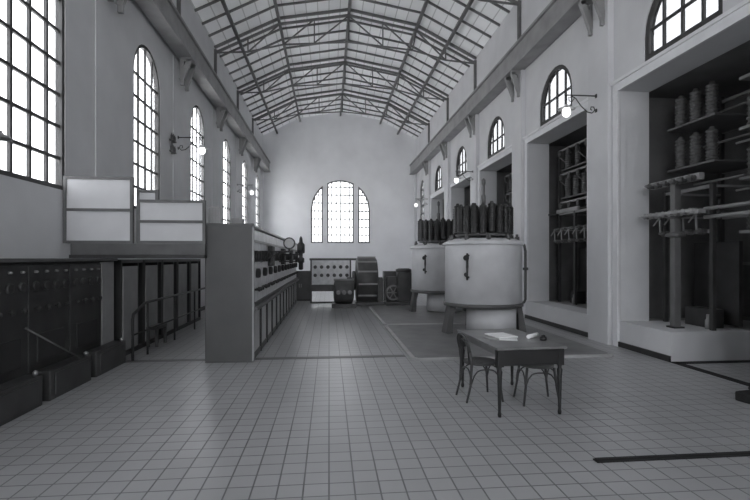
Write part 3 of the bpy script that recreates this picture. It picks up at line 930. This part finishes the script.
L0 = make_lamp()
L0['label'] = 'bracket lamp with white globe beside the near half round window'
L0.location = (XR - 0.13, PIL[2] + 0.04, 5.15)
copy_thing(L0, (XR - 0.13, PIL[4], 5.12), 'bracket lamp with white globe above the near transformer')
copy_thing(L0, (XR - 0.13, PIL[6], 5.12), 'small far bracket lamp above the far transformer by the end wall')
copy_thing(L0, (XL + 0.02, PIL[3], 5.12), 'bracket lamp before the window third along the left wall', PI)
copy_thing(L0, (XL + 0.02, PIL[5], 5.12), 'far bracket lamp on the left wall nearest the end wall', PI)
wi = thing('insulator_rack', 'small wall rack of insulators between the left windows', 'insulator', (XL + 0.02, PIL[3] - 0.55, 4.55))
MB().box(0.0, 0.03, -0.03, 0.03, -0.02, 0.40).box(0.0, 0.08, -0.18, 0.18, 0.02, 0.05).box(0.0, 0.08, -0.18, 0.18, 0.32, 0.35).build('frame', 'steel', wi)
for z in (0.05, 0.35):
    for y in (-0.13, 0, 0.13):
        MB().lathe(ins_profile(0.12, 0.03, 3), (0.05, y, z), (0, 0, 1), 8).build("insulator", "porcelain", wi)

# ------------------------------------------------------------------ switch racks in the bays
def rack(y0, y1, label, yT=None, front=True):
    """disconnector rack standing on the raised floor of a switch bay (world coords)"""
    zb = 0.497
    t = thing('switch_rack', label, 'switchgear', (XA + 0.25, 0.5 * (y0 + y1), zb), 0, 'disconnector racks in the switch bays')
    hl = 0.5 * (y1 - y0)
    n = 4 if hl > 1 else 2
    ys = [-hl + 2 * hl * i / (n - 1) for i in range(n)]
    for y in ys:
        MB().box(-0.035, 0.035, y - 0.035, y + 0.035, 0, 4.3 if (y in ys[:1] + ys[-1:] and hl > 1) else 2.55).build('post', 'rack_steel', t)
        MB().box(1.15, 1.22, y - 0.035, y + 0.035, 0, 4.45).build('post', 'rack_steel', t)
    for z in (2.05, 2.5): MB().box(-0.03, 0.03, -hl, hl, z - 0.03, z + 0.03).build('cross_rail', 'girder', t)
    for z in (0.12, 1.15, 2.05, 2.95, 3.75, 4.35): MB().box(1.16, 1.21, -hl, hl, z - 0.03, z + 0.03).build('cross_rail', 'girder', t)
    for y in ys:
        for z in (2.5, 2.05): MB().bar((0, y, z), (1.18, y, z), 0.04, 0.04).build('tie_bar', 'girder', t)
    # isolator row: insulator pairs with a knife blade
    first = None
    cnt = 7 if hl > 1 else 4
    blade = MB()
    for i in range(cnt):
        y = -hl + 0.12 + (2 * hl - 0.24) * i / (cnt - 1)
        for z in (2.09, 1.76):
            if first is None:
                first = MB().lathe(ins_profile(0.15, 0.055, 3), (0, 0, 0), (-1, 0, 0), 12).build('insulator', 'porcelain', t); o = first
            else:
                o = first.copy(); COL.objects.link(o); o.parent = t
            o.location = (-0.03, y, z - 0.04)
        bl = MB().bar((-0.20, y, 1.70), (-0.20, y + 0.03, 2.08), 0.02, 0.03).bar((-0.20, y + 0.02, 2.04), (-0.26, y + 0.12, 1.88), 0.015, 0.025).build('blade', 'girder', t)
    MB().box(-0.03, 0.03, -hl, hl, 1.69, 1.75).build('lower_rail', 'girder', t)
    # dark cabinet panels below
    for k in range(n - 1):
        a, b = ys[k] + 0.06, ys[k + 1] - 0.06
        MB().box(0.55, 0.62, a, b, 0.05, 1.55).build('screen', 'slate', t)
        MB().box(0.15, 0.40, a + 0.15, b - 0.25, 0.0, 0.34).build('operating_box', 'slate', t, bevel=0.01)
        MB().lathe([(0.05, 0), (0.05, 0.16), (0.03, 0.18), (0.03, 0.26)], (0.05, a + 0.1, 0.0), (0, 0, 1), 10).build('pedestal', 'busbar', t)
    # tall suspension insulators and coils on the upper shelves
    f2 = None
    for z, cnt, h in ((2.98, 6 if hl > 1 else 3, 0.48), (3.78, 5 if hl > 1 else 3, 0.40)):
        for i in range(cnt):
            y = -hl + 0.2 + (2 * hl - 0.4) * i / (cnt - 1)
            if f2 is None:
                f2 = MB().lathe(ins_profile(0.55, 0.10, 9), (0, 0, 0), (0, 0, 1), 16).build('coil', 'coil', t); o = f2
            else:
                o = f2.copy(); COL.objects.link(o); o.parent = t
            o.location = (0.16, y, z)
    MB().box(0.03, 1.16, -hl, hl, 2.93, 2.965).build('shelf', 'steel', t)
    MB().box(0.03, 1.16, -hl, hl, 3.73, 3.765).build('shelf', 'steel', t)
    for k, (x, z) in enumerate(() if hl < 1 else ((0.0, 4.30), (0.03, 3.62), (0.03, 2.82))):   # front bars with hanging insulators
        MB().box(x - 0.025, x + 0.025, -hl, hl, z - 0.025, z + 0.025).build('hanger_bar', 'girder', t)
        nh = 6 if hl > 1 else 3
        for i in range(nh):
            y = -hl + 0.14 + (2 * hl - 0.28) * i / (nh - 1)
            o = first.copy(); COL.objects.link(o); o.parent = t
            o.rotation_euler = (0, rad(-90), 0); o.location = (x - 0.06, y, z - 0.02)
            if k < 2 and i % 2: MB().path([(x - 0.06, y, z - 0.2), (0.3, y + 0.05, z - 0.45), (0.55, y, z - 0.6)], 0.010, 6).build('cable', 'busbar', t)
    for k, z in enumerate((2.70, 3.45, 4.1)):
        MB().path([(0.6 + 0.2 * k, -hl, z), (0.6 + 0.2 * k, hl, z)], 0.022, 8).build('bus_bar', 'busbar', t)
    return t, ys, hl

r2, ys, hl = rack(BAYS[2] - 1.15, BAYS[2] + 1.45, 'dark rack of disconnector switches in the bay beside the near wall lamp')
MB().box(-0.10, -0.02, 0.15, 1.30, 2.52, 2.62).build('top_bar', 'busbar', r2)
MB().bar((-0.08, 1.30, 2.50), (-0.45, 1.62, 2.50), 0.05, 0.05).build('lever', 'iron', r2)
r3, ys, hl = rack(BAYS[3] - 1.35, BAYS[3] + 1.35, 'dark disconnector rack in the bay behind the near transformer')
r1, ys, hl = rack(7.50, 8.64, 'disconnector rack on the raised step of the near bay')
# column with T bar in front of the near rack
tc = thing('terminal_column', 'dark iron column with a pale cross bar in the near switch bay', 'switchgear', (6.18, 7.86, 0.5))
MB().box(-0.06, 0.06, -0.06, 0.06, 0, 2.66).build('column', 'steel', tc, bevel=0.008)
MB().box(-0.10, 0.10, -0.10, 0.10, 0, 0.03).build('base_plate', 'iron', tc)
MB().box(-0.05, 0.05, -0.60, 0.60, 2.56, 2.68).build('cross_bar', 'busbar', tc, bevel=0.008)
for i in range(6):
    MB().lathe(ins_profile(0.14, 0.05, 3), (-0.05, -0.52 + 0.2 * i, 2.60), (-1, 0, 0), 12).build('insulator', 'porcelain', tc)
MB().box(-0.05, 0.05, -0.62, 0.62, 2.0, 2.07).build('lower_bar', 'girder', tc)
for i in range(8):
    MB().lathe(ins_profile(0.16, 0.055, 3), (-0.05, -0.56 + 0.16 * i, 2.035), (-1, 0, 0), 12).build('insulator', 'busbar', tc)
MB().lathe([(0.10, 1.62), (0.16, 1.64), (0.16, 1.68), (0.06, 1.72), (0.06, 1.95), (0.18, 1.98), (0.18, 2.0)], (0, 0, 0), (0, 0, 1), 16).build('bell', 'porcelain', tc)
nr = thing('disconnector_stand', 'dark floor standing switch frame in the near bay by the picture edge', 'switchgear', (XA + 0.9, 6.45, 0))
for y in (-0.85, 0, 0.85):
    MB().box(-0.04, 0.04, y - 0.04, y + 0.04, 0, 4.9).build('post', 'iron', nr)
MB().box(-0.02, 0.02, -0.80, 0.80, 0.1, 2.15).build('screen', 'slate', nr)
for z in (2.2, 3.1, 3.95, 4.8):
    MB().box(-0.30, 0.04, -0.9, 0.9, z - 0.03, z + 0.02).build('shelf', 'girder', nr)
for z in (2.58, 2.44):
    MB().cyl((-0.93, -0.80, z - 0.0), (-0.93, 0.9, z), 0.032, 12).build('bus_pipe', 'busbar', nr)
for y in (-0.6, 0.6):
    MB().path([(-0.93, y, 2.44), (-0.93, y, 2.70)], 0.02, 8).path([(-0.93, y, 2.51), (0.0, y, 2.51)], 0.02, 8).build('pipe_bracket', 'iron', nr)
for z, c in ((3.12, 5), (3.97, 6), (2.22, 5)):
    for i in range(c):
        MB().lathe(ins_profile(0.5, 0.10, 6), (-0.17, -0.75 + 1.5 * i / (c - 1), z), (0, 0, 1), 14).build('coil', 'coil', nr)
for z in (2.9, 3.7):
    MB().path([(-0.35, -0.9, z), (-0.35, 0.9, z)], 0.02, 8).build('bus_bar', 'busbar', nr)
MB().lathe([(0.02, 0), (0.02, 0.1), (0.09, 0.1), (0.09, 0.14)], (-0.02, 0.4, 1.7), (-1, 0, 0), 14).build('hand_wheel', 'iron', nr)

# ------------------------------------------------------------------ far machines
mp = thing('machine_panel', 'pale instrument panel on a dark frame before the end wall', 'switchboard', (0.09, 18.35, 0))
mb = MB()
for x in (-0.78, 0.74): mb.box(x - 0.03, x + 0.03, -0.03, 0.03, 0, 1.74)
mb.box(-0.84, 1.05, -0.05, 0.05, 1.66, 1.74); mb.box(-0.80, 1.0, -0.04, 0.04, 0.0, 0.06); mb.box(-0.78, 0.74, -0.16, 0.04, 0.66, 0.72); mb.box(-0.78, 0.74, -0.03, 0.03, 0.46, 0.50)
mb.build('frame', 'machine', mp)
MB().box(-0.75, 0.71, -0.02, 0.02, 0.72, 1.66).build('panel', 'marble', mp)
for i in range(6):
    for z in (1.40, 1.08):
        MB().lathe([(0.07, 0), (0.07, 0.04), (0.05, 0.05)], (-0.62 + 0.245 * i, -0.02, z), (0, -1, 0), 12).build('meter', 'machine', mp)
MB().box(-0.75, 0.2, -0.04, -0.02, 0.50, 0.66).build('shelf_back', 'machine', mp)
mg = thing('motor_generator', 'dark motor generator with a tall stator ring before the end wall', 'machine', (1.40, 17.72, 0))
MB().box(-0.75, 0.62, -0.45, 0.45, 0, 0.12).build('bed_plate', 'machine', mg, bevel=0.015)
MB().lathe([(0.45, -0.40), (0.80, -0.38), (0.86, -0.34), (0.86, 0.34), (0.80, 0.38), (0.45, 0.40)], (0.0, 0, 0.90), (1, 0, 0), 40).build('stator', 'machine', mg)
for k in range(12):
    a = 2 * PI * k / 12 + 0.1
    MB().bar((-0.34, 0.88 * math.cos(a), 0.90 + 0.88 * math.sin(a)), (0.34, 0.88 * math.cos(a), 0.90 + 0.88 * math.sin(a)), 0.05, 0.06).build('rib', 'machine_light', mg)
MB().cyl((-0.78, 0, 0.90), (0.66, 0, 0.90), 0.06, 14).build('shaft', 'machine_light', mg)
MB().lathe([(0.30, -0.54), (0.36, -0.52), (0.36, -0.42), (0.30, -0.40)], (0, 0, 0.90), (1, 0, 0), 28).build('commutator', 'machine', mg)
for x in (-0.64, 0.52):
    MB().prism([(-0.30, 0.12), (0.30, 0.12), (0.14, 0.78), (0.12, 1.02), (-0.12, 1.02), (-0.14, 0.78)], lambda u, v, w, x=x: (x + w, u, v), -0.09, 0.09).build('bearing_pedestal', 'machine', mg, fix=True, bevel=0.01)
MB().box(-0.3, 0.3, -0.35, 0.35, 0.12, 0.25).build('foot', 'machine', mg)
ex = thing('exciter_motor', 'low dark exciter motor in front of the pale instrument panel', 'machine', (0.52, 16.75, 0))
MB().box(-0.42, 0.42, -0.32, 0.32, 0, 0.14).build('bed_plate', 'machine', ex, bevel=0.01)
MB().lathe([(0.2, -0.36), (0.38, -0.33), (0.42, -0.27), (0.42, 0.27), (0.38, 0.33), (0.2, 0.36)], (0, 0, 0.56), (1, 0, 0), 32).build('body', 'machine', ex)
MB().path([(-0.35, -0.1, 0.98), (0.35, -0.1, 0.98)], 0.04, 8).build('terminal_bar', 'machine_light', ex)
for x in (-0.2, 0.0, 0.2):
    MB().lathe([(0.08, 0), (0.08, 0.03), (0.04, 0.04)], (x, -0.41, 0.55), (0, -1, 0), 12).build('cover', 'machine_light', ex)
pu = thing('flywheel_set', 'dark flywheel machine with spoked wheel beside the far transformer', 'machine', (2.50, 17.55, 0))
MB().box(-0.40, 0.62, -0.40, 0.40, 0, 0.12).build('bed_plate', 'machine', pu, bevel=0.01)
MB().box(0.05, 0.58, -0.28, 0.30, 0.12, 1.22).build('casing', 'machine', pu, bevel=0.04)
MB().lathe([(0.3, 0), (0.3, 0.1), (0.2, 0.14)], (0.3, 0, 1.22), (0, 0, 1), 24).build('dome', 'machine', pu)
MB().box(-0.36, 0.04, -0.1, 0.30, 0.12, 1.05).build('bearing_block', 'machine', pu, bevel=0.03)
whl = MB().path([(-0.12 + 0.26 * math.cos(2 * PI * i / 24), -0.22, 0.46 + 0.26 * math.sin(2 * PI * i / 24)) for i in range(24)], 0.035, 8, True)
for k in range(3):
    a = PI * k / 3
    whl.bar((-0.12 + 0.25 * math.cos(a), -0.22, 0.46 + 0.25 * math.sin(a)), (-0.12 - 0.25 * math.cos(a), -0.22, 0.46 - 0.25 * math.sin(a)), 0.035, 0.03)
whl.cyl((-0.12, -0.26, 0.46), (-0.12, -0.08, 0.46), 0.06, 12)
whl.build('hand_wheel', 'machine_light', pu)
# dark filler cabinet left of the panel
fc = thing('starter_cabinet', 'plain dark cabinet between the switchboard end and the pale panel', 'cabinet', (-1.15, 19.6, 0))
MB().box(-0.45, 0.42, -0.25, 0.25, 0.06, 1.22).build('body', 'machine', fc, bevel=0.015)
MB().box(-0.43, 0.40, -0.24, 0.24, 0.0, 0.06).build('plinth', 'iron', fc)
for s in (-1, 1):
    d = MB().box(-0.015 + s * 0.21 - 0.195, -0.015 + s * 0.21 + 0.195, -0.265, -0.25, 0.12, 1.16).build('door', 'machine', fc, bevel=0.004)
    MB().box(-0.015 + s * 0.04 - 0.01, -0.015 + s * 0.04 + 0.01, -0.29, -0.265, 0.55, 0.7).build('handle', 'brass', d)

fc2 = copy_thing(fc, (2.62, 18.75, 0), 'plain dark cabinet behind the flywheel machine')
# ------------------------------------------------------------------ things lying on the floor at the right
ib = thing('floor_rail', 'long thin dark iron bar lying on the tiles at the lower right', 'iron bar', (3.55, 3.84, 0), 0.0)
MB().box(-1.27, 2.4, -0.035, 0.035, 0, 0.012).box(-1.27, 2.4, -0.02, 0.01, 0.012, 0.028).build('bar', 'rubber', ib)
ik = thing('iron_block', 'small dark block on the floor at the right edge', 'block', (5.13, 5.22, 0), 0.2)
MB().box(-0.15, 0.3, -0.13, 0.13, 0, 0.12).build('body', 'rubber', ik, bevel=0.02)
MB().lathe([(0.03, 0.12), (0.03, 0.15), (0.05, 0.16), (0.05, 0.18)], (-0.02, 0, 0), (0, 0, 1), 12).build('knob', 'iron', ik)

# ------------------------------------------------------------------ world, camera, settings
W = bpy.data.worlds.new('overcast_sky'); S.world = W
W.use_nodes = True
N, L = W.node_tree.nodes, W.node_tree.links
bg = N['Background']
tcw = N.new('ShaderNodeTexCoord'); sx = N.new('ShaderNodeSeparateXYZ')
L.new(tcw.outputs['Generated'], sx.inputs[0])
rp = N.new('ShaderNodeValToRGB')
rp.color_ramp.elements[0].position = 0.0; rp.color_ramp.elements[0].color = (1.0, 1.0, 1.0, 1)
rp.color_ramp.elements[1].position = 1.0; rp.color_ramp.elements[1].color = (1.0, 1.02, 1.05, 1)
e = rp.color_ramp.elements.new(0.48); e.color = (1.0, 1.0, 1.0, 1)
e = rp.color_ramp.elements.new(0.53); e.color = (0.85, 0.86, 0.88, 1)
mr = N.new('ShaderNodeMapRange'); mr.inputs['From Min'].default_value = -1; mr.inputs['From Max'].default_value = 1
L.new(sx.outputs['Z'], mr.inputs['Value']); L.new(mr.outputs['Result'], rp.inputs['Fac'])
L.new(rp.outputs['Color'], bg.inputs['Color'])
bg.inputs['Strength'].default_value = 12.0

cam = bpy.data.cameras.new('camera'); co = bpy.data.objects.new('camera', cam); COL.objects.link(co)
co.location = (0, 0, 1.75)
co.rotation_euler = (rad(90), 0, -math.atan(46 / 470))
cam.sensor_width = 36; cam.lens = 36 * 470 / 750
cam.shift_y = 8 / 750
cam.clip_end = 200
S.camera = co
vs = S.view_settings
S.display_settings.display_device = 'sRGB'
vs.view_transform = 'Standard'; vs.look = 'None'; vs.gamma = 1; vs.use_curve_mapping = False
vs.exposure = 0.62
S.cycles.max_bounces = 12
S.cycles.diffuse_bounces = 8
S.cycles.transparent_max_bounces = 12
S.cycles.use_denoising = True
